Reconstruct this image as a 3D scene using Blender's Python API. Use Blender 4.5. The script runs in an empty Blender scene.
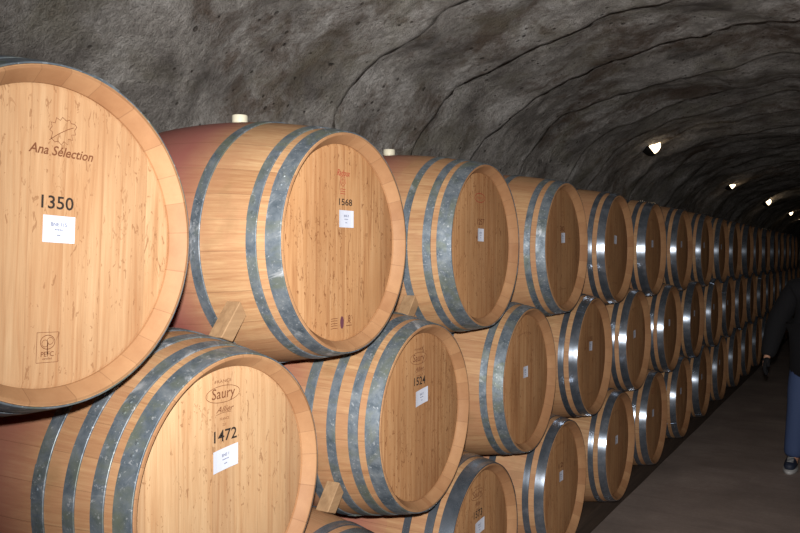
import bpy, bmesh, math, random
from mathutils import Vector, Matrix, noise
PI = math.pi
random.seed(7)
scene = bpy.context.scene
col = scene.collection

# ------------------------------------------------------------------ helpers
def link(o, parent=None):
    col.objects.link(o)
    if parent: o.parent = parent
    return o
def obj(name, bm, mat, parent=None, smooth=True):
    me = bpy.data.meshes.new(name)
    bmesh.ops.recalc_face_normals(bm, faces=bm.faces[:])
    bm.to_mesh(me); bm.free()
    for p in me.polygons: p.use_smooth = smooth
    if mat: me.materials.append(mat)
    return link(bpy.data.objects.new(name, me), parent)
def sharp(o, ang=35):
    me = o.data
    bm = bmesh.new(); bm.from_mesh(me)
    for e in bm.edges:
        e.smooth = not (len(e.link_faces) == 2 and e.calc_face_angle(0) > math.radians(ang))
    bm.to_mesh(me); bm.free()
    return o
def tag(o, label, cat, group=None):
    o['label'] = label; o['category'] = cat
    if group: o['group'] = group
    return o
def thing(name, label, cat, loc, group=None):
    o = bpy.data.objects.new(name, None); o.empty_display_size = .1
    link(o); o.location = loc
    return tag(o, label, cat, group)
def lathe_x(bm, prof, n=96, closed=False):
    """revolve (x, r) pairs about the X axis"""
    rings = []
    for x, r in prof:
        if r < 1e-6: rings.append([bm.verts.new((x, 0, 0))])
        else: rings.append([bm.verts.new((x, r*math.sin(2*PI*k/n), r*math.cos(2*PI*k/n))) for k in range(n)])
    pairs = list(zip(rings[:-1], rings[1:]))
    if closed: pairs.append((rings[-1], rings[0]))
    for a, b in pairs:
        for k in range(n):
            k2 = (k+1) % n
            if len(a) == 1 and len(b) == 1: continue
            if len(a) == 1: bm.faces.new((a[0], b[k], b[k2]))
            elif len(b) == 1: bm.faces.new((a[k], a[k2], b[0]))
            else: bm.faces.new((a[k], a[k2], b[k2], b[k]))
def box(bm, c, s, M=None):
    r = bmesh.ops.create_cube(bm, size=1)
    T = Matrix.Translation(c) @ Matrix.Diagonal((*s, 1))
    if M: T = M @ T
    bmesh.ops.transform(bm, matrix=T, verts=r['verts'])
    return r['verts']

# ------------------------------------------------------------------ materials
def mat_new(name):
    m = bpy.data.materials.new(name); m.use_nodes = True
    nt = m.node_tree; b = nt.nodes['Principled BSDF']
    return m, nt, b
class N:
    def __init__(s, nt): s.nt = nt
    def __call__(s, t, **kw):
        n = s.nt.nodes.new(t)
        for k, v in kw.items():
            if k in ('operation', 'blend_type', 'data_type', 'noise_dimensions', 'feature', 'noise_type', 'wave_type', 'distance', 'normalize'): setattr(n, k, v)
        return n
    def l(s, a, b): s.nt.links.new(a, b)
    def val(s, x, sock):
        if hasattr(x, 'is_output') or isinstance(x, bpy.types.NodeSocket): s.l(x, sock)
        else: sock.default_value = x
    def math(s, op, a, b=None, c=None):
        n = s('ShaderNodeMath', operation=op)
        for i, x in enumerate((a, b, c)):
            if x is not None: s.val(x, n.inputs[i])
        return n.outputs[0]
    def mix(s, f, a, b, bt='MIX'):
        n = s('ShaderNodeMix', data_type='RGBA', blend_type=bt)
        s.val(f, n.inputs[0]); s.val(a, n.inputs[6]); s.val(b, n.inputs[7])
        return n.outputs[2]
    def noise(s, vec, scale, detail=4, rough=.55, dist=0):
        n = s('ShaderNodeTexNoise')
        if vec: s.l(vec, n.inputs['Vector'])
        n.inputs['Scale'].default_value = scale; n.inputs['Detail'].default_value = detail
        n.inputs['Roughness'].default_value = rough; n.inputs['Distortion'].default_value = dist
        return n.outputs['Fac']
    def ramp(s, f, pts):
        n = s('ShaderNodeValToRGB'); s.l(f, n.inputs[0]); cr = n.color_ramp
        while len(cr.elements) < len(pts): cr.elements.new(.5)
        for e, (p, c) in zip(cr.elements, pts):
            e.position = p; e.color = c if len(c) == 4 else (*c, 1)
        return n.outputs[0]
    def scale(s, vec, v):
        n = s('ShaderNodeMapping'); s.l(vec, n.inputs[0]); n.inputs['Scale'].default_value = v
        return n
    def bump(s, h, strength, dist):
        n = s('ShaderNodeBump'); s.l(h, n.inputs['Height'])
        n.inputs['Strength'].default_value = strength; n.inputs['Distance'].default_value = dist
        return n
def C(r, g, b):
    f = lambda v: (v/255/12.92 if v/255 <= .04045 else ((v/255+.055)/1.055)**2.4)
    return (f(r), f(g), f(b), 1)
def plain(name, c, rough=.6, metal=0):
    m, nt, b = mat_new(name)
    b.inputs['Base Color'].default_value = c; b.inputs['Roughness'].default_value = rough; b.inputs['Metallic'].default_value = metal
    n = N(nt); tc = n('ShaderNodeTexCoord').outputs['Object']
    nz = n.noise(tc, 60, 3)
    n.l(n.mix(n.math('MULTIPLY', nz, .35), c, tuple(x*.75 for x in c[:3])+(1,)), b.inputs['Base Color'])
    return m

def rnd_offset(n, tc):
    """object-space coords shifted by a random amount per object"""
    oi = n('ShaderNodeObjectInfo').outputs['Random']
    cx = n('ShaderNodeCombineXYZ'); 
    n.l(n.math('MULTIPLY', oi, 37.0), cx.inputs[0]); n.l(n.math('MULTIPLY', oi, 91.0), cx.inputs[1]); n.l(n.math('MULTIPLY', oi, 53.0), cx.inputs[2])
    va = n('ShaderNodeVectorMath', operation='ADD'); n.l(tc, va.inputs[0]); n.l(cx.outputs[0], va.inputs[1])
    return va.outputs[0], oi

def head_wood(name, pale, mid, dark, fleck):
    m, nt, b = mat_new(name); n = N(nt)
    tc = n('ShaderNodeTexCoord').outputs['Object']
    off, oi = rnd_offset(n, tc)
    sp = n('ShaderNodeSeparateXYZ'); n.l(tc, sp.inputs[0])
    # head boards: uneven widths across y
    yw = n.math('ADD', sp.outputs[1], n.math('MULTIPLY', n.math('SINE', n.math('MULTIPLY', sp.outputs[1], 23.0)), .011))
    pl = n.math('MULTIPLY', n.math('ADD', yw, n.math('MULTIPLY', oi, .07)), 12.0)
    fl = n.math('FLOOR', pl); fr = n.math('FRACT', pl)
    wn = n('ShaderNodeTexWhiteNoise'); wn.noise_dimensions = '2D'
    cb = n('ShaderNodeCombineXYZ'); n.l(fl, cb.inputs[0]); n.l(n.math('MULTIPLY', oi, 17.0), cb.inputs[1]); n.l(cb.outputs[0], wn.inputs['Vector'])
    # shift the grain on each board
    cb2 = n('ShaderNodeCombineXYZ'); n.l(n.math('MULTIPLY', wn.outputs[0], 9.0), cb2.inputs[2]); 
    va = n('ShaderNodeVectorMath', operation='ADD'); n.l(off, va.inputs[0]); n.l(cb2.outputs[0], va.inputs[1])
    g1 = n.noise(n.scale(va.outputs[0], (6, 42, 2.0)).outputs[0], 1.6, 5, .55, .8)
    g2 = n.noise(n.scale(va.outputs[0], (30, 330, 14)).outputs[0], 1.5, 4, .6, .2)
    big = n.noise(va.outputs[0], 6, 3, .5)
    base = n.ramp(g1, [(.28, dark), (.5, mid), (.72, pale)])
    base = n.mix(n.math('MULTIPLY', n.math('SUBTRACT', g2, .35), .8), base, tuple(x*.66 for x in mid[:3])+(1,))
    tone = n.ramp(wn.outputs[0], [(0, (.86, .80, .75)), (.5, (.95, .93, .9)), (1, (1.05, 1.04, 1.0))])
    base = n.mix(1.0, base, tone, 'MULTIPLY')
    base = n.mix(n.math('MULTIPLY', big, .35), base, n.mix(1.0, base, C(236, 190, 140), 'MULTIPLY'))
    # medullary-ray flecks: short curly dark marks, thick in patches
    ripple = n.noise(n.scale(va.outputs[0], (20, 95, 34)).outputs[0], 1.0, 3, .6, 1.2)
    patch = n.noise(va.outputs[0], 4.2, 2, .5)
    fk = n.math('MULTIPLY', n.math('GREATER_THAN', ripple, .635), n.math('GREATER_THAN', patch, .44))
    base = n.mix(n.math('MULTIPLY', fk, fleck), base, (dark[0]*.55, dark[1]*.45, dark[2]*.38, 1))
    cn = n.noise(n.scale(va.outputs[0], (12, 24, 7)).outputs[0], 1.0, 3, .6, 1.0)
    cl = n.math('MULTIPLY', n.math('LESS_THAN', n.math('ABSOLUTE', n.math('SUBTRACT', cn, .5)), .011), n.math('GREATER_THAN', n.noise(n.scale(off, (9, 14, 7)).outputs[0], 1.0, 2), .60))
    base = n.mix(n.math('MULTIPLY', cl, fleck*.7), base, (dark[0]*.6, dark[1]*.5, dark[2]*.42, 1))
    # joints between boards
    jt = n.math('LESS_THAN', n.math('ABSOLUTE', n.math('SUBTRACT', fr, .5)), .488)
    base = n.mix(n.math('MULTIPLY', n.math('SUBTRACT', 1.0, jt), .22), base, (dark[0]*.5, dark[1]*.42, dark[2]*.35, 1))
    hv = n('ShaderNodeHueSaturation'); n.l(base, hv.inputs['Color']); n.l(n.math('ADD', n.math('MULTIPLY', oi, .16), .64), hv.inputs['Value'])
    n.l(hv.outputs[0], b.inputs['Base Color'])
    b.inputs['Roughness'].default_value = .62; b.inputs['Specular IOR Level'].default_value = .3
    bp = n.bump(g2, .12, .002); n.l(bp.outputs[0], b.inputs['Normal'])
    return m

def stave_wood(name, stain=True):
    m, nt, b = mat_new(name); n = N(nt)
    tc = n('ShaderNodeTexCoord').outputs['Object']
    off, oi = rnd_offset(n, tc)
    sp = n('ShaderNodeSeparateXYZ'); n.l(tc, sp.inputs[0])
    ang = n.math('ARCTAN2', sp.outputs[1], sp.outputs[2])
    a2 = n.math('ADD', n.math('ADD', ang, 3.2), n.math('MULTIPLY', n.math('SINE', n.math('MULTIPLY', ang, 5.0)), .05))
    st = n.math('MULTIPLY', a2, 25/(2*PI)); fl = n.math('FLOOR', st); fr = n.math('FRACT', st)
    wn = n('ShaderNodeTexWhiteNoise'); wn.noise_dimensions = '2D'
    cb = n('ShaderNodeCombineXYZ'); n.l(fl, cb.inputs[0]); n.l(n.math('MULTIPLY', oi, 29.0), cb.inputs[1]); n.l(cb.outputs[0], wn.inputs['Vector'])
    # grain coords: along x, around, per stave
    gc = n('ShaderNodeCombineXYZ'); n.l(n.math('ADD', sp.outputs[0], n.math('MULTIPLY', wn.outputs[0], 7.0)), gc.inputs[0])
    n.l(n.math('MULTIPLY', ang, .33), gc.inputs[1]); n.l(n.math('ADD', n.math('MULTIPLY', oi, 31.0), sp.outputs[2]), gc.inputs[2])
    g1 = n.noise(n.scale(gc.outputs[0], (3, 45, 3)).outputs[0], 1.6, 5, .6, 1.0)
    g2 = n.noise(n.scale(gc.outputs[0], (14, 200, 20)).outputs[0], 1.4, 4, .6)
    base = n.ramp(g1, [(.28, C(178, 134, 98)), (.5, C(202, 162, 122)), (.75, C(218, 184, 142))])
    base = n.mix(n.math('MULTIPLY', n.math('SUBTRACT', g2, .33), 1.0), base, C(160, 108, 70))
    tone = n.ramp(wn.outputs[0], [(0, (.86, .78, .72)), (.45, (.95, .91, .87)), (1, (1.06, 1.04, 1.0))])
    base = n.mix(1.0, base, tone, 'MULTIPLY')
    base = n.mix(n.ramp(n.noise(n.scale(off, (4, 2, 2)).outputs[0], 1.6, 4, .6), [(.42, (0, 0, 0)), (.64, (.55, .55, .55))]), base, C(190, 138, 104))
    dirt = n.noise(off, 7, 4, .6)
    base = n.mix(n.ramp(dirt, [(.55, (0, 0, 0)), (.75, (.5, .5, .5))]), base, C(150, 120, 82))
    if stain:
        # wine stain round the bung, in the band between the inner hoops
        ax = n.math('ABSOLUTE', sp.outputs[0])
        edge = n.math('ADD', .215, n.math('MULTIPLY', n.math('SUBTRACT', n.noise(off, 9, 3), .5), .10))
        k = n.math('LESS_THAN', ax, edge)
        soft = n('ShaderNodeMapRange'); n.l(ax, soft.inputs[0]); n.l(edge, soft.inputs[1]); soft.inputs[2].default_value = .10; soft.inputs[3].default_value = 0; soft.inputs[4].default_value = 1
        base = n.mix(n.math('MULTIPLY', n.math('MULTIPLY', n.math('ADD', soft.outputs[0], .25), k), n.math('ADD', n.math('MULTIPLY', oi, .3), .5)), base, n.mix(n.noise(off, 5, 3), C(158, 84, 80), C(182, 122, 108)))
    # sawn end grain of the chime
    cv = n('ShaderNodeCombineXYZ'); n.l(sp.outputs[1], cv.inputs[0]); n.l(sp.outputs[2], cv.inputs[1])
    ln = n('ShaderNodeVectorMath', operation='LENGTH'); n.l(cv.outputs[0], ln.inputs[0])
    eg = n.math('MULTIPLY', n.math('GREATER_THAN', n.math('ABSOLUTE', sp.outputs[0]), .39), n.math('LESS_THAN', ln.outputs['Value'], .2885))
    egc = n.mix(n.noise(off, 24, 4, .6), C(192, 150, 112), C(162, 118, 84)); egc = n.mix(1.0, egc, tone, 'MULTIPLY')
    base = n.mix(eg, base, egc)
    jt = n.math('GREATER_THAN', n.math('ABSOLUTE', n.math('SUBTRACT', fr, .5)), .489)
    base = n.mix(n.math('MULTIPLY', jt, .32), base, C(96, 62, 40))
    base = n.mix(1.0, base, (.76, .76, .75, 1), 'MULTIPLY')
    n.l(base, b.inputs['Base Color'])
    b.inputs['Roughness'].default_value = .62; b.inputs['Specular IOR Level'].default_value = .3
    h = n.math('SUBTRACT', n.math('MULTIPLY', g2, .3), n.math('MULTIPLY', jt, 1.0))
    n.l(n.bump(h, .3, .002).outputs[0], b.inputs['Normal'])
    return m

def hoop_metal(name, worn):
    m, nt, b = mat_new(name); n = N(nt)
    tc = n('ShaderNodeTexCoord').outputs['Object']
    off, oi = rnd_offset(n, tc)
    z1 = n.noise(off, 26, 5, .65, .3); z2 = n.noise(off, 110, 4, .7); z3 = n.noise(off, 9, 4, .6, .8)
    if worn:
        c = n.ramp(z1, [(.3, C(76, 88, 98)), (.5, C(112, 122, 132)), (.72, C(146, 154, 160))])
        c = n.mix(n.ramp(z3, [(.5, (0, 0, 0)), (.68, (.6, .6, .6))]), c, C(118, 124, 96))
        spot = n.ramp(z2, [(.60, (0, 0, 0)), (.68, (1, 1, 1))])
        c = n.mix(n.math('MULTIPLY', spot, .7), c, C(196, 200, 204))
        c = n.mix(n.ramp(n.noise(off, 5, 5, .7, 1.2), [(.60, (0, 0, 0)), (.70, (.8, .8, .8))]), c, C(210, 214, 220))
        b.inputs['Metallic'].default_value = .55
        n.l(n.ramp(z1, [(.3, (.62,)*3), (.7, (.45,)*3)]), b.inputs['Roughness'])
    else:
        c = n.ramp(z1, [(.3, C(100, 110, 122)), (.55, C(130, 138, 150)), (.75, C(156, 162, 172))])
        c = n.mix(n.ramp(z3, [(.52, (0, 0, 0)), (.7, (.45, .45, .45))]), c, C(96, 104, 112))
        b.inputs['Metallic'].default_value = .78
        n.l(n.ramp(z1, [(.3, (.29,)*3), (.7, (.18,)*3)]), b.inputs['Roughness'])
    n.l(c, b.inputs['Base Color'])
    n.l(n.bump(z2, .10, .001).outputs[0], b.inputs['Normal'])
    return m

def concrete(name):
    m, nt, b = mat_new(name); n = N(nt)
    tc = n('ShaderNodeTexCoord').outputs['Object']
    a = n.noise(tc, 3.2, 6, .62, .4); f = n.noise(tc, 34, 6, .72); g = n.noise(tc, 1.1, 4, .55, .5); ff = n.noise(tc, 130, 4, .7)
    c = n.ramp(a, [(.32, C(122, 116, 112)), (.5, C(194, 188, 183)), (.66, C(236, 232, 229))])
    c = n.mix(n.ramp(f, [(.40, (0, 0, 0)), (.72, (.7, .7, .7))]), c, C(118, 112, 106))
    br = n.ramp(n.math('ADD', n.math('MULTIPLY', g, .65), n.math('MULTIPLY', n.noise(tc, 8, 6, .7, .6), .45)), [(.56, (0, 0, 0)), (.66, (.68, .68, .68))])
    c = n.mix(br, c, C(104, 82, 64))
    gr = n.ramp(n.noise(tc, 2.0, 4, .6, 1.0), [(.52, (0, 0, 0)), (.68, (.5, .5, .5))])
    c = n.mix(gr, c, C(156, 150, 132))
    # pits in the sprayed concrete
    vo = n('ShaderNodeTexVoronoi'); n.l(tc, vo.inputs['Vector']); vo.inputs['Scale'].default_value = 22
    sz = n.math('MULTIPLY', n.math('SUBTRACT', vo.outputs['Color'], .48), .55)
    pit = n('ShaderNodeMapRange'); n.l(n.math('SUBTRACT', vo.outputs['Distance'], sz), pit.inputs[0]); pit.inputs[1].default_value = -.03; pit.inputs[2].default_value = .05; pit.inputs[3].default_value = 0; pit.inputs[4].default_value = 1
    c = n.mix(n.math('MULTIPLY', n.math('SUBTRACT', 1.0, pit.outputs[0]), .7), c, C(60, 50, 42))  # self-shadow inside the pits painted into the colour as dark brown
    n.l(c, b.inputs['Base Color']); b.inputs['Roughness'].default_value = .85; b.inputs['Specular IOR Level'].default_value = .25
    h = n.math('ADD', n.math('ADD', n.math('MULTIPLY', f, 1.1), n.math('MULTIPLY', ff, .6)), n.math('MULTIPLY', pit.outputs[0], .55))
    h = n.math('ADD', h, n.math('MULTIPLY', n.noise(tc, 11, 5, .6), 1.2))
    n.l(n.bump(h, 1.0, .03).outputs[0], b.inputs['Normal'])
    return m
def floor_mat():
    m, nt, b = mat_new('floor_concrete'); n = N(nt)
    tc = n('ShaderNodeTexCoord').outputs['Object']
    a = n.noise(tc, 1.7, 6, .6, .3); f = n.noise(tc, 40, 5, .7); s = n.noise(n.scale(tc, (.7, 6, 1)).outputs[0], 2.0, 5, .6)
    c = n.ramp(a, [(.3, C(136, 123, 116)), (.55, C(166, 150, 142)), (.75, C(192, 176, 168))])
    c = n.mix(n.math('MULTIPLY', n.math('SUBTRACT', f, .3), .9), c, C(120, 106, 100))
    c = n.mix(n.ramp(s, [(.5, (0, 0, 0)), (.75, (.4, .4, .4))]), c, C(122, 110, 104))
    n.l(c, b.inputs['Base Color']); b.inputs['Roughness'].default_value = .7
    n.l(n.bump(f, .4, .004).outputs[0], b.inputs['Normal'])
    return m
def timber(name, c1, c2):
    m, nt, b = mat_new(name); n = N(nt)
    tc = n('ShaderNodeTexCoord').outputs['Object']
    off, oi = rnd_offset(n, tc)
    g = n.noise(n.scale(off, (40, 2.5, 40)).outputs[0], 1.2, 5, .6, .5)
    n.l(n.ramp(g, [(.3, c1), (.7, c2)]), b.inputs['Base Color']); b.inputs['Roughness'].default_value = .75
    n.l(n.bump(g, .4, .004).outputs[0], b.inputs['Normal'])
    return m

M_head = head_wood('oak_head', C(230, 198, 160), C(218, 182, 143), C(200, 156, 116), .6)
M_head2 = head_wood('oak_head_orange', C(218, 176, 134), C(204, 158, 114), C(176, 126, 86), .8)
M_stave = stave_wood('oak_staves', True)
M_worn = hoop_metal('galvanised_hoop_worn', True)
M_shiny = hoop_metal('galvanised_hoop_bright', False)
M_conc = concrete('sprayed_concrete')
M_floor = floor_mat()
M_beam = timber('dark_timber', C(58, 46, 38), C(84, 68, 56))
M_wedge = timber('wedge_wood', C(136, 106, 76), C(164, 132, 98))
M_bung = plain('silicone_bung', C(214, 208, 186), .45)
M_ink = plain('black_ink', C(40, 30, 24), .8)
M_brandink = plain('branded_brown', C(112, 66, 38), .8)
M_red = plain('red_ink', C(158, 58, 40), .8)
M_purple = plain('purple_ink', C(96, 52, 64), .8)
M_paper = plain('label_paper', C(206, 211, 226), .6)
M_print = plain('label_print', C(84, 92, 120), .7)

# ------------------------------------------------------------------ measurements
SP, TH, R0, RB, HL = .875, .5424, .29, .3465, .45     # spacing, tier height, end radius, bilge radius, half length
ZT = 1.53                                           # axis height of the top tier
def RX(x):                                          # outer radius at local x
    return RB - (RB-R0)*(abs(x)/HL)**2
def ax_loc(t, i): return (-HL, i*SP, ZT - t*TH)

# ------------------------------------------------------------------ barrel meshes (shared)
def staves_mesh():
    bm = bmesh.new()
    prof = []
    # inside bevel of the chime, rim, outside, and the same at the back
    prof += [(HL-.055, .262), (HL-.028, .263), (HL-.002, .281), (HL, .284), (HL-.0015, R0)]
    for k in range(1, 24):
        x = HL - 2*HL*k/24; prof.append((x, RX(x)))
    prof += [(-HL+.0015, R0), (-HL, .284), (-HL+.002, .281), (-HL+.028, .263), (-HL+.055, .262)]
    lathe_x(bm, prof, 120)
    o = sharp(obj('staves', bm, M_stave), 28); me = o.data; bpy.data.objects.remove(o)
    return me
def disc_mesh(m, x, name):
    bm = bmesh.new()
    s = 1 if x > 0 else -1
    lathe_x(bm, [(x, 0), (x, .12), (x, .255), (x-s*.003, .263), (x-s*.018, .264), (x-s*.018, 0)], 96)
    o = sharp(obj(name, bm, m), 30); me = o.data; bpy.data.objects.remove(o)
    return me
def hoop_mesh(xa, xb, m):
    """band between local x = xa > xb"""
    bm = bmesh.new(); T = .0035
    n = 4; outer = [(xa+(xb-xa)*k/n) for k in range(n+1)]
    prof = [(x, RX(x)+.0002) for x in reversed(outer)] 
    prof += [(xa, RX(xa)+T*.7)] + [(x+(-.0008 if k == 0 else (.0008 if k == n else 0)), RX(x)+T) for k, x in enumerate(outer)] + [(xb, RX(xb)+T*.7)]
    lathe_x(bm, prof, 120, closed=True)
    xm = (xa+xb)/2
    # lapped joint with two rivets
    for a in (2.35, ):
        for da in (-.04, .04):
            r = bmesh.ops.create_cone(bm, cap_ends=True, segments=10, radius1=.0055, radius2=.0035, depth=.004)
            Mx = Matrix.Rotation(-(a+da), 4, 'X') @ Matrix.Translation((xm, 0, RX(xm)+T+.0015))
            bmesh.ops.transform(bm, matrix=Mx, verts=r['verts'])
        # lap plate
        vs = []
        for k in range(7):
            aa = a-.1+.2*k/6
            for x in (xa-.001, xb+.001):
                rr = RX(x)+T+.0018
                vs.append(bm.verts.new((x, rr*math.sin(aa), rr*math.cos(aa))))
        top = [bm.faces.new((vs[2*k], vs[2*k+1], vs[2*k+3], vs[2*k+2])) for k in range(6)]
        r = bmesh.ops.extrude_face_region(bm, geom=top)
        for v in r['geom']:
            if isinstance(v, bmesh.types.BMVert):
                rr = math.hypot(v.co.y, v.co.z); f = (rr-.002)/rr; v.co.y *= f; v.co.z *= f
    o = sharp(obj('hoop', bm, m), 30); me = o.data; bpy.data.objects.remove(o)
    return me
HOOPS = {                                           # distances of each band from the front end
    'three': [(.002, .042), (.065, .092), (.222, .252)],
    'four': [(.003, .045), (.066, .096), (.135, .163), (.212, .244)],
    'wide': [(.000, .050), (.070, .098), (.150, .175)],
}
hoop_cache = {}
def hoops_for(kind, worn):
    k = (kind, worn)
    if k not in hoop_cache:
        L = []
        for a, b in HOOPS[kind]:
            L.append(hoop_mesh(HL-a, HL-b, M_worn if worn else M_shiny))
            L.append(hoop_mesh(-HL+b, -HL+a, M_worn if worn else M_shiny))
        hoop_cache[k] = L
    return hoop_cache[k]
ME_staves = staves_mesh()
XH = HL-.03                                         # plane of the front head
ME_front = {0: disc_mesh(M_head, XH, 'head'), 1: disc_mesh(M_head2, XH, 'head')}
ME_back = disc_mesh(M_head2, -XH, 'head')

def bung_mesh():
    bm = bmesh.new(); prof = [(0, 0), (0, .019), (.010, .020), (.011, .0225), (.030, .023), (.0325, .0215), (.0325, .014), (.030, .012), (.030, 0)]
    lathe_x(bm, prof, 32)
    bmesh.ops.transform(bm, matrix=Matrix.Rotation(-PI/2, 4, 'Y'), verts=bm.verts)
    o = sharp(obj('bung', bm, M_bung), 35); me = o.data; bpy.data.objects.remove(o)
    return me
ME_bung = bung_mesh()

# ------------------------------------------------------------------ writing on the heads
def text_verts(bm, s, size, cx, cy, shear=0, bold=0.0, depth=.0006, sx=1.0, arc=0):
    cu = bpy.data.curves.new('t', 'FONT'); cu.body = s; cu.size = size; cu.align_x = 'CENTER'; cu.align_y = 'CENTER'
    cu.shear = shear; cu.offset = bold*size; cu.resolution_u = 3
    t = bpy.data.objects.new('t', cu); col.objects.link(t)
    dg = bpy.context.evaluated_depsgraph_get(); dg.update()
    me = bpy.data.meshes.new_from_object(t.evaluated_get(dg))
    bpy.data.objects.remove(t); bpy.data.curves.remove(cu)
    b2 = bmesh.new(); b2.from_mesh(me); bpy.data.meshes.remove(me)
    for v in b2.verts:
        x, y = v.co.x*sx, v.co.y
        y += arc*x*x
        v.co = (XH+depth, cx+x, cy+y)
    tmp = bpy.data.meshes.new('tmp'); b2.to_mesh(tmp); b2.free()
    bm.from_mesh(tmp); bpy.data.meshes.remove(tmp)
def stroke(bm, pts, w, closed=False, depth=.0006):
    """a printed line of width w through (y, z) points"""
    n = len(pts); L = []
    for k, (y, z) in enumerate(pts):
        p = pts[(k-1) % n] if (closed or k > 0) else pts[k]; q = pts[(k+1) % n] if (closed or k < n-1) else pts[k]
        d = Vector((q[0]-p[0], q[1]-p[1])); d.normalize(); nn = Vector((-d.y, d.x))*w/2
        L.append((bm.verts.new((XH+depth, y+nn.x, z+nn.y)), bm.verts.new((XH+depth, y-nn.x, z-nn.y))))
    for k in range(n if closed else n-1):
        a, b = L[k], L[(k+1) % n]; bm.faces.new((a[0], a[1], b[1], b[0]))
def ellipse(cy, cz, a, b, n=40, t0=0, t1=2*PI):
    return [(cy+a*math.cos(t0+(t1-t0)*k/n), cz+b*math.sin(t0+(t1-t0)*k/n)) for k in range(n+(0 if abs(t1-t0-2*PI) < 1e-6 else 1))]
def mark(name, bm, m, parent, label=None):
    """thin printed layer: give the flat outline a hair of thickness"""
    me = bpy.data.meshes.new(name); 
    bmesh.ops.recalc_face_normals(bm, faces=bm.faces[:])
    bm.to_mesh(me); bm.free(); me.materials.append(m)
    o = link(bpy.data.objects.new(name, me), parent)
    if label: o['label'] = label
    return o
def number(head, s, cy, cz, h, w, parent_rot=0, faint=False):
    bm = bmesh.new(); text_verts(bm, s, h*1.38, 0, 0, bold=.012)
    ys = [v.co.y for v in bm.verts]; f = w/(max(ys)-min(ys)); 
    for v in bm.verts: v.co.y = v.co.y*f+cy; v.co.z += cz
    return mark('stencil_number', bm, M_brandink if faint else M_ink, head, 'stencilled number %s' % s if not faint else None)
def paper(head, cy, cz, w, h, rot=0.0, lines=True, txt=None, shear=0.0):
    bm = bmesh.new()
    vs = []
    nseg = 6
    for j in range(2):
        for k in range(nseg+1):
            y = -w/2+w*k/nseg; z = -h/2+h*j
            curl = .0012+.0015*(abs(y)/(w/2))**3
            vs.append(bm.verts.new((XH+curl, y, z+shear*y)))
    for k in range(nseg): bm.faces.new((vs[k], vs[k+1], vs[nseg+2+k], vs[nseg+1+k]))
    bmesh.ops.transform(bm, matrix=Matrix.Translation((0, cy, cz)) @ Matrix.Rotation(rot, 4, 'X'), verts=bm.verts)
    p = mark('paper_label', bm, M_paper, head, 'white paper label')
    if txt:
        bm = bmesh.new()
        text_verts(bm, txt, h*.19, 0, h*.17, bold=.01, depth=.002)
        for zz, ww in ((-.02, .26), (-.22, .12)):
            for k in range(5):
                y0 = -w*ww/2+w*ww*k/5; box(bm, (XH+.002, y0+w*ww/12, h*zz), (.0002, w*ww/8, h*.045))
        for v in bm.verts: v.co.z += shear*v.co.y
        bmesh.ops.transform(bm, matrix=Matrix.Translation((0, cy, cz)) @ Matrix.Rotation(rot, 4, 'X'), verts=bm.verts)
        mark('label_text', bm, M_print, head)
    return p
def saury(head, cz, cy=-.018):
    bm = bmesh.new()
    stroke(bm, ellipse(cy, cz, .053, .0185), .0013, True)
    text_verts(bm, 'Saury', .033, cy, cz+.001, shear=.08, bold=.004)
    text_verts(bm, 'FRANCE', .0095, cy, cz+.028, sx=1.5)
    mark('cooper_mark', bm, M_brandink, head, 'oval Saury cooper mark')
    bm = bmesh.new()
    text_verts(bm, 'Allier', .018, cy+.004, cz-.034, shear=.45, bold=.006, sx=1.3)
    stroke(bm, [(cy-.022, cz-.044), (cy, cz-.041), (cy+.026, cz-.042)], .001)
    text_verts(bm, 'FRANCE', .008, cy+.004, cz-.055); text_verts(bm, '225', .008, cy+.004, cz-.068)
    mark('forest_mark', bm, M_brandink, head)

def leaf_outline():
    # lobed oak leaf in its own frame, stem at the origin, tip along +x
    pts = []
    up = [(.0, .0), (.008, .010), (.004, .017), (.012, .021), (.014, .030), (.022, .025), (.030, .034), (.036, .026), (.044, .030), (.050, .020), (.058, .020), (.058, .012), (.066, .008), (.068, .001)]
    lo = [(.060, -.004), (.058, -.013), (.049, -.010), (.046, -.021), (.037, -.015), (.031, -.026), (.025, -.016), (.016, -.021), (.012, -.011), (.004, -.010)]
    return up+lo

def deco_1350(head):
    bm = bmesh.new()
    a = math.radians(28); o = (-.012, .170)
    rot = lambda p: (o[0]+p[0]*.84*math.cos(a)-p[1]*.84*math.sin(a), o[1]+p[0]*.84*math.sin(a)+p[1]*.84*math.cos(a))
    stroke(bm, [rot(p) for p in leaf_outline()], .0013, True)
    stroke(bm, [rot(p) for p in ((-.006, -.002), (.02, .002), (.045, .003), (.06, .002))], .0012)
    mark('leaf_emblem', bm, M_brandink, head, 'oak leaf outline')
    bm = bmesh.new(); text_verts(bm, 'Ana Sélection', .0235, .010, .148, shear=.3, bold=.016, sx=.98)
    mark('cooper_mark', bm, M_brandink, head, 'lettering Ana Sélection')
    number(head, '1350', .002, .058, .023, .064)
    paper(head, .008, .013, .064, .047, 0.0, txt='BNE 115')
    bm = bmesh.new(); cy, cz = -.005, -.192
    stroke(bm, [(cy-.021, cz-.026), (cy+.021, cz-.026), (cy+.021, cz+.026), (cy-.021, cz+.026)], .0013, True)
    stroke(bm, ellipse(cy+.000, cz+.009, .014, .012), .0012, True)
    stroke(bm, ellipse(cy-.005, cz+.007, .006, .006, 20), .001, True); stroke(bm, ellipse(cy+.005, cz+.011, .006, .006, 20), .001, True)
    stroke(bm, [(cy, cz-.012), (cy, cz+.008)], .0022)
    text_verts(bm, 'PEFC', .012, cy, cz-.012, bold=.01); text_verts(bm, 'certified', .0055, cy, cz-.0195, bold=.01)
    mark('burnt_stamp', bm, M_brandink, head, 'square burnt stamp of a tree')
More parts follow.
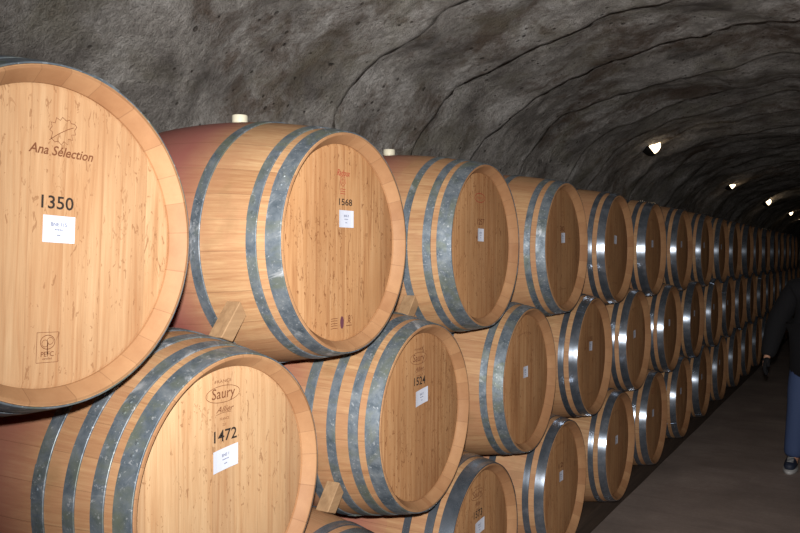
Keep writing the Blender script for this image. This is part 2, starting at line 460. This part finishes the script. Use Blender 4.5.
def deco_1568(head):
    bm = bmesh.new()
    text_verts(bm, 'Radoux', .024, .003, .186, shear=.4, bold=.008, sx=.8)
    mark('cooper_mark', bm, M_red, head, 'red script cooper mark')
    bm = bmesh.new()
    stroke(bm, [(-.008, .176), (-.010, .160), (.002, .150), (.014, .160), (.012, .176)], .0016, True)
    stroke(bm, ellipse(.002, .165, .006, .006, 16), .0014, True)
    for z in (.143, .137, .131): stroke(bm, [(-.010, z), (-.002, z+.001), (.004, z), (.014, z)], .0016)
    mark('crest', bm, M_red, head, 'small red crest')
    number(head, '1568', .012, .108, .018, .062)
    paper(head, .016, .064, .068, .046, 0.0, txt='BNE 8')
    bm = bmesh.new()
    for z in (-.202, -.208, -.215, -.221, -.228): stroke(bm, [(-.052, z), (-.038, z+.0008), (-.022, z)], .0016)
    mark('burnt_stamp', bm, M_brandink, head)
    bm = bmesh.new()
    text_verts(bm, '8', .026, .033, -.206, bold=.01); stroke(bm, [(.018, -.224), (.046, -.224)], .002); stroke(bm, [(.022, -.217), (.030, -.214), (.043, -.219)], .0015)
    mark('burnt_stamp', bm, M_brandink, head)
    bm = bmesh.new(); e = ellipse(-.001, -.214, .0085, .017, 24); bm.faces.new([bm.verts.new((XH+.0006, y, z)) for y, z in e])
    mark('tree_stamp', bm, M_purple, head, 'small purple oval stamp')
def deco_saury(num, cz, lab, paper_cy=-.012, dn=None, tilt=0, shear=.0):
    def f(head):
        saury(head, cz)
        number(head, num, -.014, .112, .026, .072)
        paper(head, paper_cy, .062, .078, .048, tilt, txt=lab, shear=shear)
    return f
def scrawl(bm, cy, cz, w, seed, arc=0):
    r = random.Random(seed); y = -w/2
    while y < w/2:
        h = r.uniform(.006, .014); z = cz+arc*y*y
        stroke(bm, [(cy+y, z-h/2), (cy+y+.002, z+h/2), (cy+y+.006, z)], .0018); y += r.uniform(.009, .014)
def deco_far(seed, num=None):
    def f(head):
        r = random.Random(seed)
        bm = bmesh.new()
        k = seed % 3
        if k == 0:
            stroke(bm, ellipse(-.01, .172, .042, .016), .0022, True); scrawl(bm, -.01, .172, .05, seed)
        elif k == 1:
            scrawl(bm, -.01, .19, .13, seed, -2.2)
        else:
            scrawl(bm, 0, .16, .03, seed); scrawl(bm, 0, .145, .04, seed+2); b3 = bmesh.new(); scrawl(b3, 0, -.19, .10, seed+3); mark('burnt_stamp', b3, M_brandink, head)
        mark('cooper_mark', bm, M_brandink if k else M_red, head)
        if num: number(head, num, -.004, .085, .022, .060, faint=True)
        paper(head, r.uniform(-.012, .016), r.uniform(.025, .05), .05, .046, r.uniform(-.06, .06), txt='BNE')
    return f

# ------------------------------------------------------------------ barrels
def barrel(t, i, kind, worn, deco, label, hm=0, dx=0.0, dy=0.0, rot=0.0, bung=None, group=None, sc=1.0):
    x, y, z = ax_loc(t, i)
    b = thing('wine_barrel', label, 'barrel', (x+dx, y+dy, z-RB), group)
    def part(name, me, parent=b, rx=0.0, loc=(0, 0, RB)):
        o = bpy.data.objects.new(name, me); o.location = loc; o.rotation_euler.x = rx
        return link(o, parent)
    a = random.uniform(0, 6.28)
    part('staves', ME_staves)
    for me in hoops_for(kind, worn): part('hoop', me, rx=random.choice((a, a+.3, a-.25)))
    h = part('head', ME_front[hm], rx=rot); part('head', ME_back)
    if deco: deco(h)
    if bung is not None: 
        part('bung', ME_bung, loc=(bung, 0, RB+RX(bung)-.008))['label'] = 'white silicone bung'
    return b

ROW = ['top', 'middle', 'bottom']
ORD = ['zeroth', 'first', 'second', 'third', 'fourth', 'fifth', 'sixth', 'seventh', 'eighth', 'ninth', 'tenth', 'eleventh', 'twelfth', 'thirteenth', 'fourteenth', 'fifteenth', 'sixteenth', 'seventeenth', 'eighteenth', 'nineteenth', 'twentieth', 'twenty-first', 'twenty-second']
special = {
    (0, 0): dict(kind='four', worn=True, deco=deco_1350, rot=-.045, label='largest pale oak wine barrel at left, head stencilled 1350 with oak leaf mark'),
    (0, 1): dict(kind='three', worn=True, deco=deco_1568, hm=1, bung=.058, label='oak wine barrel stencilled 1568 with red cooper mark and white bung'),
    (0, 2): dict(kind='wide', worn=True, deco=deco_far(3, '1257'), hm=1, bung=.03, label='oak wine barrel with whitish scuffed hoops, beside barrel 1568 on the top row'),
    (0, 3): dict(kind='three', worn=True, deco=deco_far(5, '30'), hm=1),
    (1, .5): dict(kind='four', worn=True, deco=deco_saury('1472', .205, 'BNE 1', shear=.10), label='oak wine barrel stencilled 1472, wine-stained bilge, lying under barrel 1350'),
    (1, 1.5): dict(kind='four', worn=True, deco=deco_saury('1524', .185, 'BNE 2', 0.0, shear=.12), hm=1, label='oak wine barrel stencilled 1524 with oval cooper mark, middle row'),
    (1, 2.5): dict(kind='three', worn=True, deco=deco_far(7), hm=1),
    (1, 3.5): dict(kind='three', worn=False, deco=deco_far(8, '1331'), hm=1),
    (2, 2): dict(kind='wide', worn=False, deco=deco_saury('1573', .185, 'BNE 3', 0, shear=.1), hm=1),
    (2, 3): dict(kind='three', worn=False, deco=deco_far(10, '12'), hm=1),
}
for t, start, first, nvis in ((0, 0, 0, 19), (1, -.5, 1, 19), (2, 0, 1, 19)):
    i = start; cnt = 0
    while i < 17.6:
        hidden = (t == 1 and i < 0) or (t == 2 and i < 1)
        if not hidden: cnt += 1
        kw = dict(special.get((t, i), {}))
        seed = int(i*2)+t*40
        r = random.Random(seed)
        if 'kind' not in kw:
            kw.update(kind=r.choice(('three', 'three', 'wide')), worn=False, hm=1, deco=deco_far(seed) if i < 9 else None)
            kw['dx'] = r.uniform(-.012, .012); kw['rot'] = r.uniform(-.15, .15)
        if 'label' not in kw:
            if hidden: kw['label'] = 'oak wine barrel at the near end of the %s row, beyond the left edge' % ROW[t]
            else: kw['label'] = 'oak wine barrel, %s from the near end of the %s row of the stack' % (ORD[cnt], ROW[t])
        kw['group'] = 'oak wine barrels on the %s row' % ROW[t]
        barrel(t, i, **kw)
        i += 1

# ------------------------------------------------------------------ wedges between tiers
def wedge(t, i, x, label, w=.045, d0=.105, d1=.150):
    """wedge driven between barrel (t, i) and the one below it on the near side"""
    A = Vector((0, i*SP, ZT-t*TH)); B = Vector((0, (i-.5)*SP, ZT-(t+1)*TH))
    c = (A+B)/2; nrm = (A-B).normalized(); tan = Vector((0, -nrm.z, nrm.y))
    R = RX(x+HL)
    gap = lambda d: (A-B).length/2 - math.sqrt(R*R-d*d) if d < R else .05
    bm = bmesh.new(); vs = []
    for xx in (-w/2, w/2):
        for d, s in ((d0, 1), (d0, -1), (d1, -1), (d1, 1)):
            g = gap(d)*.94
            vs.append(bm.verts.new(Vector((xx, 0, 0)) + tan*(d-d1) + nrm*g*s))
    for q in ((0, 1, 2, 3), (7, 6, 5, 4), (0, 4, 5, 1), (1, 5, 6, 2), (2, 6, 7, 3), (3, 7, 4, 0)): bm.faces.new([vs[k] for k in q])
    bmesh.ops.bevel(bm, geom=bm.edges[:], offset=.002, segments=1, affect='EDGES')
    o = obj('wooden_wedge', bm, M_wedge, smooth=False)
    o.location = Vector((x, 0, 0)) + c + tan*d1
    return tag(o, label, 'wedge', 'wooden wedges between barrels')
wedge(0, 1, -.150, 'pale wooden wedge jammed under the barrel stencilled 1568', d0=.095, d1=.135)
wedge(1, 1.5, -.165, 'wooden wedge jammed under the barrel stencilled 1524', d0=.085, d1=.125)
wedge(0, 2, -.165, 'wooden wedge between barrels stencilled 1568 and 1524, under the scuffed-hoop barrel', d0=.07, d1=.11)

# ------------------------------------------------------------------ timber bearers under the stack
def beam(x0, x1, h, label):
    bm = bmesh.new(); ya, yb = -1.2, 16.6; n = 90
    L = []
    for k in range(n+1):
        y = ya+(yb-ya)*k/n
        j = lambda q: .006*noise.noise(Vector((y*1.7, q*9.3, x0*5)))
        L.append([bm.verts.new(p) for p in ((x0+j(1), y, 0), (x1+j(2), y, 0), (x1+j(3), y, h-.008+j(4)), (x1-.01+j(3), y, h+j(5)), (x0+.01+j(6), y, h+j(7)), (x0+j(6), y, h-.008+j(7)))])
    for a, b in zip(L[:-1], L[1:]):
        for q in range(6): bm.faces.new((a[q], a[(q+1) % 6], b[(q+1) % 6], b[q]))
    bm.faces.new(L[0]); bm.faces.new(L[-1])
    return tag(sharp(obj('timber_beam', bm, M_beam), 30), label, 'beam')
zb = ZT-2*TH
def rail_h(x): return zb-RX(x+HL)-.003
beam(-.26, -.10, rail_h(-.26), 'dark timber bearer under the front ends of the bottom barrels')
beam(-.80, -.64, rail_h(-.64), 'dark timber bearer along the wall under the back ends of the barrels')

# ------------------------------------------------------------------ tunnel
HALF = [(-1.28, 0), (-1.34, .5), (-1.37, 1.0), (-1.36, 1.5), (-1.30, 1.9), (-1.20, 2.15), (-1.03, 2.38), (-.80, 2.56), (-.48, 2.70), (-.10, 2.80), (.30, 2.855), (.65, 2.87)]
PROF = HALF + [(1.3-x, z) for x, z in reversed(HALF[:-1])]
def resample(P, step):
    # Catmull-Rom then even spacing
    D = []
    for k in range(len(P)-1):
        p0 = Vector(P[max(k-1, 0)]); p1 = Vector(P[k]); p2 = Vector(P[k+1]); p3 = Vector(P[min(k+2, len(P)-1)])
        for q in range(20):
            u = q/20
            D.append(.5*((2*p1)+(-p0+p2)*u+(2*p0-5*p1+4*p2-p3)*u*u+(-p0+3*p1-3*p2+p3)*u**3))
    D.append(Vector(P[-1]))
    out = [D[0]]; acc = 0
    for a, b in zip(D[:-1], D[1:]):
        L = (b-a).length; acc += L
        if acc >= step: out.append(b); acc = 0
    if (out[-1]-D[-1]).length > 1e-4: out.append(D[-1])
    return out
PR = resample(PROF, .045)
SEAM = [-3.6, -2.6, -1.7, -.6, .9, 2.45, 3.3, 4.12, 5.05, 5.95, 6.55, 7.3, 8.1, 8.9, 9.8]
while SEAM[-1] < 33: SEAM.append(SEAM[-1]+.9+.3*math.sin(len(SEAM)*2.3))
ys = []
y = -3.5
while y < 33.5:
    ys.append(y); y += .028 if y < 9 else (.06 if y < 16 else .15)
arc = [0]
for a, b in zip(PR[:-1], PR[1:]): arc.append(arc[-1]+(b-a).length)
def disp(s, y, k):
    V = Vector
    yy = y + .16*noise.noise(V((s*.9, y*.15, 3.1))) + .05*noise.noise(V((s*3.1, y*.3, 7.7))) + .012*noise.noise(V((s*11, y, 1.7)))
    j = 0
    while j < len(SEAM)-2 and SEAM[j+1] < yy: j += 1
    L = SEAM[j+1]-SEAM[j]; u = min(max((yy-SEAM[j])/L, 0), 1)
    amp = (.055 if yy < 5 else .035)+.03*noise.noise(V((s*.8, j*3.7, 9.1)))
    if yy < 2.2: amp *= .35
    d = amp*(u**1.6) 
    d += 0.06*noise.noise(V((s*1.1, y*.9, 0))) + .035*noise.noise(V((s*3.2, y*2.6, 5))) + .014*noise.noise(V((s*9, y*8, 2)))+ .004*noise.noise(V((s*22, y*20, 4)))
    return d
nrmls = []
for k in range(len(PR)):
    a = PR[max(k-1, 0)]; b = PR[min(k+1, len(PR)-1)]; t_ = (b-a).normalized(); nrmls.append(Vector((t_.y, -t_.x)))
grid = []
for y in ys:
    row = []
    for k, p in enumerate(PR):
        d = disp(arc[k], y, k)
        fade = min(1, p.y/.3)
        q = p + nrmls[k]*d*fade
        row.append((q.x, y, max(q.y, 0)))
    grid.append(row)
def vault(name, k0, k1):
    verts = [v for row in grid for v in row[k0:k1+1]]; w = k1-k0+1
    faces = [(r*w+c, r*w+c+1, (r+1)*w+c+1, (r+1)*w+c) for r in range(len(ys)-1) for c in range(w-1)]
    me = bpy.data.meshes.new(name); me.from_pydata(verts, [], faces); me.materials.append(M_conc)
    for p in me.polygons: p.use_smooth = True
    o = link(bpy.data.objects.new(name, me)); o['kind'] = 'structure'
    return o
kl = next(k for k, p in enumerate(PR) if p.y > 2.2); kr = len(PR)-1-kl
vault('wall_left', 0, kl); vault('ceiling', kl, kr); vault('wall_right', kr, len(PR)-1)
bm = bmesh.new(); q = [bm.verts.new(p) for p in ((-1.7, -3.6, 0), (3.0, -3.6, 0), (3.0, 33.6, 0), (-1.7, 33.6, 0))]; bm.faces.new(q)
o = obj('floor', bm, M_floor); o['kind'] = 'structure'
for nm, y in (('wall_near', -3.5), ('wall_far', 33.3)):
    bm = bmesh.new(); q = [bm.verts.new(p) for p in ((-1.7, y, 0), (3.0, y, 0), (3.0, y, 3.1), (-1.7, y, 3.1))]; bm.faces.new(q)
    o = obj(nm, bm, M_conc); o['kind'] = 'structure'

# ------------------------------------------------------------------ bulkhead lamps on the vault
M_black = plain('lamp_black', C(30, 27, 25), .5)
m, nt, b = mat_new('lamp_glass'); b.inputs['Base Color'].default_value = (1, .9, .7, 1); b.inputs['Emission Color'].default_value = (1, .78, .5, 1); b.inputs['Emission Strength'].default_value = 5
M_glow = m
def lamp(x, y, z, label, power):
    r = thing('wall_lamp', label, 'lamp', (x, y, z), 'round hooded lamps along the vault')
    n_ = Vector((.62, 0, -.78))                       # points away from the vault
    q = n_.to_track_quat('X', 'Z').to_matrix().to_4x4()
    def p(name, prof, m, cut=None, n=40):
        bm = bmesh.new(); lathe_x(bm, prof, n)
        if cut:
            bmesh.ops.bisect_plane(bm, geom=bm.verts[:]+bm.edges[:]+bm.faces[:], plane_co=(0, 0, -.028), plane_no=cut, clear_outer=True)
            bmesh.ops.solidify(bm, geom=bm.faces[:], thickness=.004)
        bmesh.ops.transform(bm, matrix=q, verts=bm.verts)
        return sharp(obj(name, bm, m, r), 40)
    p('base', [(-.06, 0), (-.06, .105), (.02, .105), (.03, .098), (.03, 0)], M_black)
    g = [(.03+.075*math.sin(a), .085*math.cos(a)) for a in [PI/2*k/8 for k in range(9)]]
    p('glass_dome', [(.028, 0)]+g[:-1]+[(.105, 0)], M_glow)
    h = [(.03+.088*math.sin(a), .098*math.cos(a)) for a in [PI/2*k/8 for k in range(9)]]
    p('hood', h[:-1]+[(.118, 0)], M_black, cut=HOODCUT)
    ld = bpy.data.lights.new('lamp_light', 'POINT'); ld.energy = power; ld.color = (1, .72, .42); ld.shadow_soft_size = .05
    lo = bpy.data.objects.new('lamp_light', ld); link(lo, r); lo.location = n_*.2 + Vector((.03, 0, .03))
    return r
HOODCUT = Vector((0, .15, 1))
lamps = [(7.35, 'nearest and largest round hooded lamp glowing on the vault'), (12.4, 'second round hooded lamp along the vault, right of the nearest lamp'), (17.3, 'third round hooded lamp along the vault from the near end'), (22.4, 'fourth round hooded lamp, small glow near the right edge'), (25.2, 'farthest round hooded lamp, glow at the right edge')]
for y, lab in lamps:
    lamp(-.765, y, 2.605, lab, .15)

# ------------------------------------------------------------------ person at the right edge (mostly beyond the frame)
M_skin = plain('skin', C(196, 148, 122), .5); M_jacket = plain('dark_jacket', C(11, 11, 17), .9); M_jeans = plain('blue_denim', C(62, 80, 120), .8)
M_shoe = plain('navy_trainer', C(36, 44, 64), .6); M_sole = plain('white_sole', C(190, 190, 190), .6); M_hair = plain('dark_hair', C(34, 26, 20), .7)
def skin(name, pts, edges, radii, m, parent, sub=2, root=0):
    me = bpy.data.meshes.new(name); me.from_pydata(pts, edges, []); me.materials.append(m)
    o = bpy.data.objects.new(name, me); link(o, parent)
    bpy.context.view_layer.objects.active = o
    md = o.modifiers.new('s', 'SKIN'); md.use_smooth_shade = True
    for k, v in enumerate(me.skin_vertices[0].data):
        rr = radii[k]; v.radius = rr if isinstance(rr, tuple) else (rr, rr); v.use_root = (k == root)
    sb = o.modifiers.new('d', 'SUBSURF'); sb.levels = sub; sb.render_levels = sub
    dg = bpy.context.evaluated_depsgraph_get(); dg.update()
    m2 = bpy.data.meshes.new_from_object(o.evaluated_get(dg)); o.modifiers.clear(); o.data = m2; bpy.data.meshes.remove(me)
    for p in m2.polygons: p.use_smooth = True
    return o
PX, PY = .875, 5.3
P = thing('person', 'person in dark jacket and blue jeans standing at the right edge', 'person', (PX, PY, 0))
P.scale = (.91, .91, .91)
# faces the camera (-Y); image-left side is -X
def S(side, v): return [(side*v[0], v[1], v[2])]
pts = [(0, .02, .98), (0, .01, 1.12), (0, .0, 1.28), (0, .01, 1.40), (0, .0, 1.50), (0, -.015, 1.56), (0, -.02, 1.64), (0, -.01, 1.72)]
rad = [(.155, .11), (.14, .10), (.14, .10), (.10, .08), (.052, .052), (.06, .065), (.072, .09), (.06, .075)]
edges = [(k, k+1) for k in range(7)]
for s in (-1, 1):
    b0 = len(pts)
    pts += [(s*.155, .01, 1.37), (s*.285, .03, 1.16), (s*.33, -.05, .93), (s*.35, -.09, .86)]
    rad += [.05, .044, .034, .026]
    edges += [(3, b0), (b0, b0+1), (b0+1, b0+2), (b0+2, b0+3)]
    b1 = len(pts)
    pts += [(s*.10, .02, .90), (s*.135, -.01, .50), (s*.165, .02, .10), (s*.17, -.03, .055), (s*.18, -.14, .035)]
    rad += [.09, .058, .042, .04, .03]
    edges += [(0, b1), (b1, b1+1), (b1+1, b1+2), (b1+2, b1+3), (b1+3, b1+4)]
    # hand: palm plus five separate fingers, slightly curled
    h0 = Vector((s*.35, -.09, .86))
    bq = len(pts); pts.append(tuple(h0+Vector((s*.01, -.02, -.045)))); rad.append((.03, .018)); edges.append((b0+3, bq))
    for f in range(4):
        d = Vector((0, (f-1.5)*.019, 0)); L = (.030, .034, .032, .025)[f]
        k = len(pts)
        pts.append(tuple(h0+Vector((s*.012, -.02, -.075))+d)); pts.append(tuple(h0+Vector((s*.008, -.02, -.075-L))+d)); pts.append(tuple(h0+Vector((-s*.006, -.02, -.075-L*1.7))+d))
        rad += [.010, .009, .008]; edges += [(bq, k), (k, k+1), (k+1, k+2)]
    k = len(pts)
    pts.append(tuple(h0+Vector((-s*.012, -.045, -.03)))); pts.append(tuple(h0+Vector((-s*.018, -.062, -.065)))); rad += [.011, .009]; edges += [(bq, k), (k, k+1)]
body = skin('body', pts, edges, rad, M_skin, P)
# face details joined as children: nose and ears stay on the head
def blob(name, c, r, m, parent):
    bm = bmesh.new(); bmesh.ops.create_uvsphere(bm, u_segments=20, v_segments=14, radius=1)
    bmesh.ops.transform(bm, matrix=Matrix.Translation(c) @ Matrix.Diagonal((*r, 1)), verts=bm.verts)
    return obj(name, bm, m, parent)
M_eye = plain('eye_dark', C(30, 24, 22), .3); M_lip = plain('lip', C(160, 92, 84), .5)
blob('nose', (0, -.112, 1.625), (.013, .02, .024), M_skin, P)
for s in (-1, 1):
    blob('eye', (s*.028, -.096, 1.655), (.013, .010, .007), M_eye, P); blob('ear', (s*.075, -.01, 1.63), (.010, .018, .03), M_skin, P)
blob('mouth', (0, -.094, 1.585), (.022, .008, .006), M_lip, P)
bm = bmesh.new(); bmesh.ops.create_uvsphere(bm, u_segments=28, v_segments=18, radius=1)
bmesh.ops.bisect_plane(bm, geom=bm.verts[:]+bm.edges[:]+bm.faces[:], plane_co=(0, -.35, 0), plane_no=(0, -1, -.55), clear_outer=True)
bmesh.ops.transform(bm, matrix=Matrix.Translation((0, -.003, 1.675)) @ Matrix.Diagonal((.086, .105, .10, 1)), verts=bm.verts)
obj('hair', bm, M_hair, P)
# jacket with sleeves
jp = [(0, .015, .70), (0, .02, .95), (0, .01, 1.12), (0, .0, 1.28), (0, .01, 1.43), (0, .0, 1.50)]
jr = [(.23, .165), (.22, .16), (.185, .14), (.175, .14), (.155, .115), (.075, .075)]
je = [(k, k+1) for k in range(5)]
for s in (-1, 1):
    k = len(jp); jp += [(s*.165, .01, 1.39), (s*.29, .03, 1.14), (s*.335, -.05, .93), (s*.35, -.085, .85)]; jr += [.085, .088, .065, .056]
    je += [(4, k), (k, k+1), (k+1, k+2), (k+2, k+3)]
jk = skin('jacket', jp, je, jr, M_jacket, P, root=1)
for k in range(5): blob('button', (.02, -.165+.004*k, .85+k*.11), (.008, .004, .008), M_sole, jk)
for s in (-1, 1):
    h0 = Vector((s*.35, -.09, .86)); gpts = [tuple(h0), tuple(h0+Vector((s*.01, -.02, -.045)))]; grad = [.036, (.036, .024)]; ged = [(0, 1)]
    for f in range(4):
        d = Vector((0, (f-1.5)*.019, 0)); L = (.030, .034, .032, .025)[f]; k = len(gpts)
        gpts += [tuple(h0+Vector((s*.012, -.02, -.075))+d), tuple(h0+Vector((s*.008, -.02, -.075-L))+d), tuple(h0+Vector((-s*.006, -.02, -.078-L*1.7))+d)]
        grad += [.0135, .0125, .0115]; ged += [(1, k), (k, k+1), (k+1, k+2)]
    k = len(gpts); gpts += [tuple(h0+Vector((-s*.012, -.045, -.03))), tuple(h0+Vector((-s*.018, -.064, -.068)))]; grad += [.0145, .0125]; ged += [(1, k), (k, k+1)]
    skin('glove', gpts, ged, grad, M_jacket, P)
# jeans
gp = [(0, .02, .95)]; gr = [(.12, .10)]; ge = []
for s in (-1, 1):
    k = len(gp); gp += [(s*.095, .02, .84), (s*.125, .005, .66), (s*.138, -.01, .48), (s*.158, .015, .24), (s*.168, .02, .08)]; gr += [.108, .098, .082, .078, .074]
    ge += [(0, k), (k, k+1), (k+1, k+2), (k+2, k+3), (k+3, k+4)]
skin('jeans', gp, ge, gr, M_jeans, P)
for s in (-1, 1):
    x0 = s*.175
    sh = skin('shoe', [(x0, .07, .055), (x0, .0, .06), (x0+s*.005, -.08, .05), (x0+s*.012, -.16, .042)], [(0, 1), (1, 2), (2, 3)], [(.045, .05), (.047, .055), (.048, .042), (.042, .032)], M_shoe, P, root=1)
    bm = bmesh.new(); e = []
    for k in range(24):
        a = 2*PI*k/24; e.append(bm.verts.new((x0+s*.006+.052*math.cos(a), -.045+.155*math.sin(a), .003)))
    f = bm.faces.new(e); r_ = bmesh.ops.extrude_face_region(bm, geom=[f])
    for v in r_['geom']:
        if isinstance(v, bmesh.types.BMVert): v.co.z += .022
    obj('sole', bm, M_sole, sh)
    bm = bmesh.new()
    for k in range(4): box(bm, (x0+s*.004, -.055-.02*k, .1-.006*k), (.045, .005, .004))
    obj('laces', bm, M_sole, sh)

# ------------------------------------------------------------------ light
def light(name, kind, loc, energy, color=(1, 1, 1), size=.02):
    ld = bpy.data.lights.new(name, kind); ld.energy = energy; ld.color = color; ld.shadow_soft_size = size
    return link(bpy.data.objects.new(name, ld))
CAM = Vector((1.19732, -.88753, 1.50453))
yaw, pitch, roll, fpx = 2.10683618, -.0176167835, .00355802316, 799.378
fl = bpy.data.lights.new('camera_flash', 'SPOT'); fl.energy = 500; fl.color = (1, .97, .93); fl.shadow_soft_size = .018
fl.spot_size = math.radians(102); fl.spot_blend = 1.0
fo = link(bpy.data.objects.new('camera_flash', fl)); fo.location = CAM+Vector((0, 0, .10))
ay = yaw-math.radians(13)
fo.rotation_euler = Vector((math.cos(ay), math.sin(ay), -.02)).to_track_quat('-Z', 'Y').to_euler()

w = bpy.data.worlds.new('world'); scene.world = w; w.use_nodes = True
w.node_tree.nodes['Background'].inputs[0].default_value = (.02, .018, .016, 1); w.node_tree.nodes['Background'].inputs[1].default_value = .1

# ------------------------------------------------------------------ camera
cd = bpy.data.cameras.new('camera'); cd.sensor_width = 36; cd.lens = fpx/800*36; cd.clip_start = .01; cd.clip_end = 100
co = link(bpy.data.objects.new('camera', cd))
F = Vector((math.cos(pitch)*math.cos(yaw), math.cos(pitch)*math.sin(yaw), math.sin(pitch)))
R = F.cross(Vector((0, 0, 1))).normalized(); U = R.cross(F)
R2 = R*math.cos(roll)+U*math.sin(roll); U2 = -R*math.sin(roll)+U*math.cos(roll)
co.matrix_world = Matrix(((R2.x, U2.x, -F.x, CAM.x), (R2.y, U2.y, -F.y, CAM.y), (R2.z, U2.z, -F.z, CAM.z), (0, 0, 0, 1)))
scene.camera = co
scene.view_settings.view_transform = 'Standard'; scene.view_settings.look = 'None'
scene.view_settings.exposure = 0; scene.view_settings.gamma = 1; scene.view_settings.use_curve_mapping = False
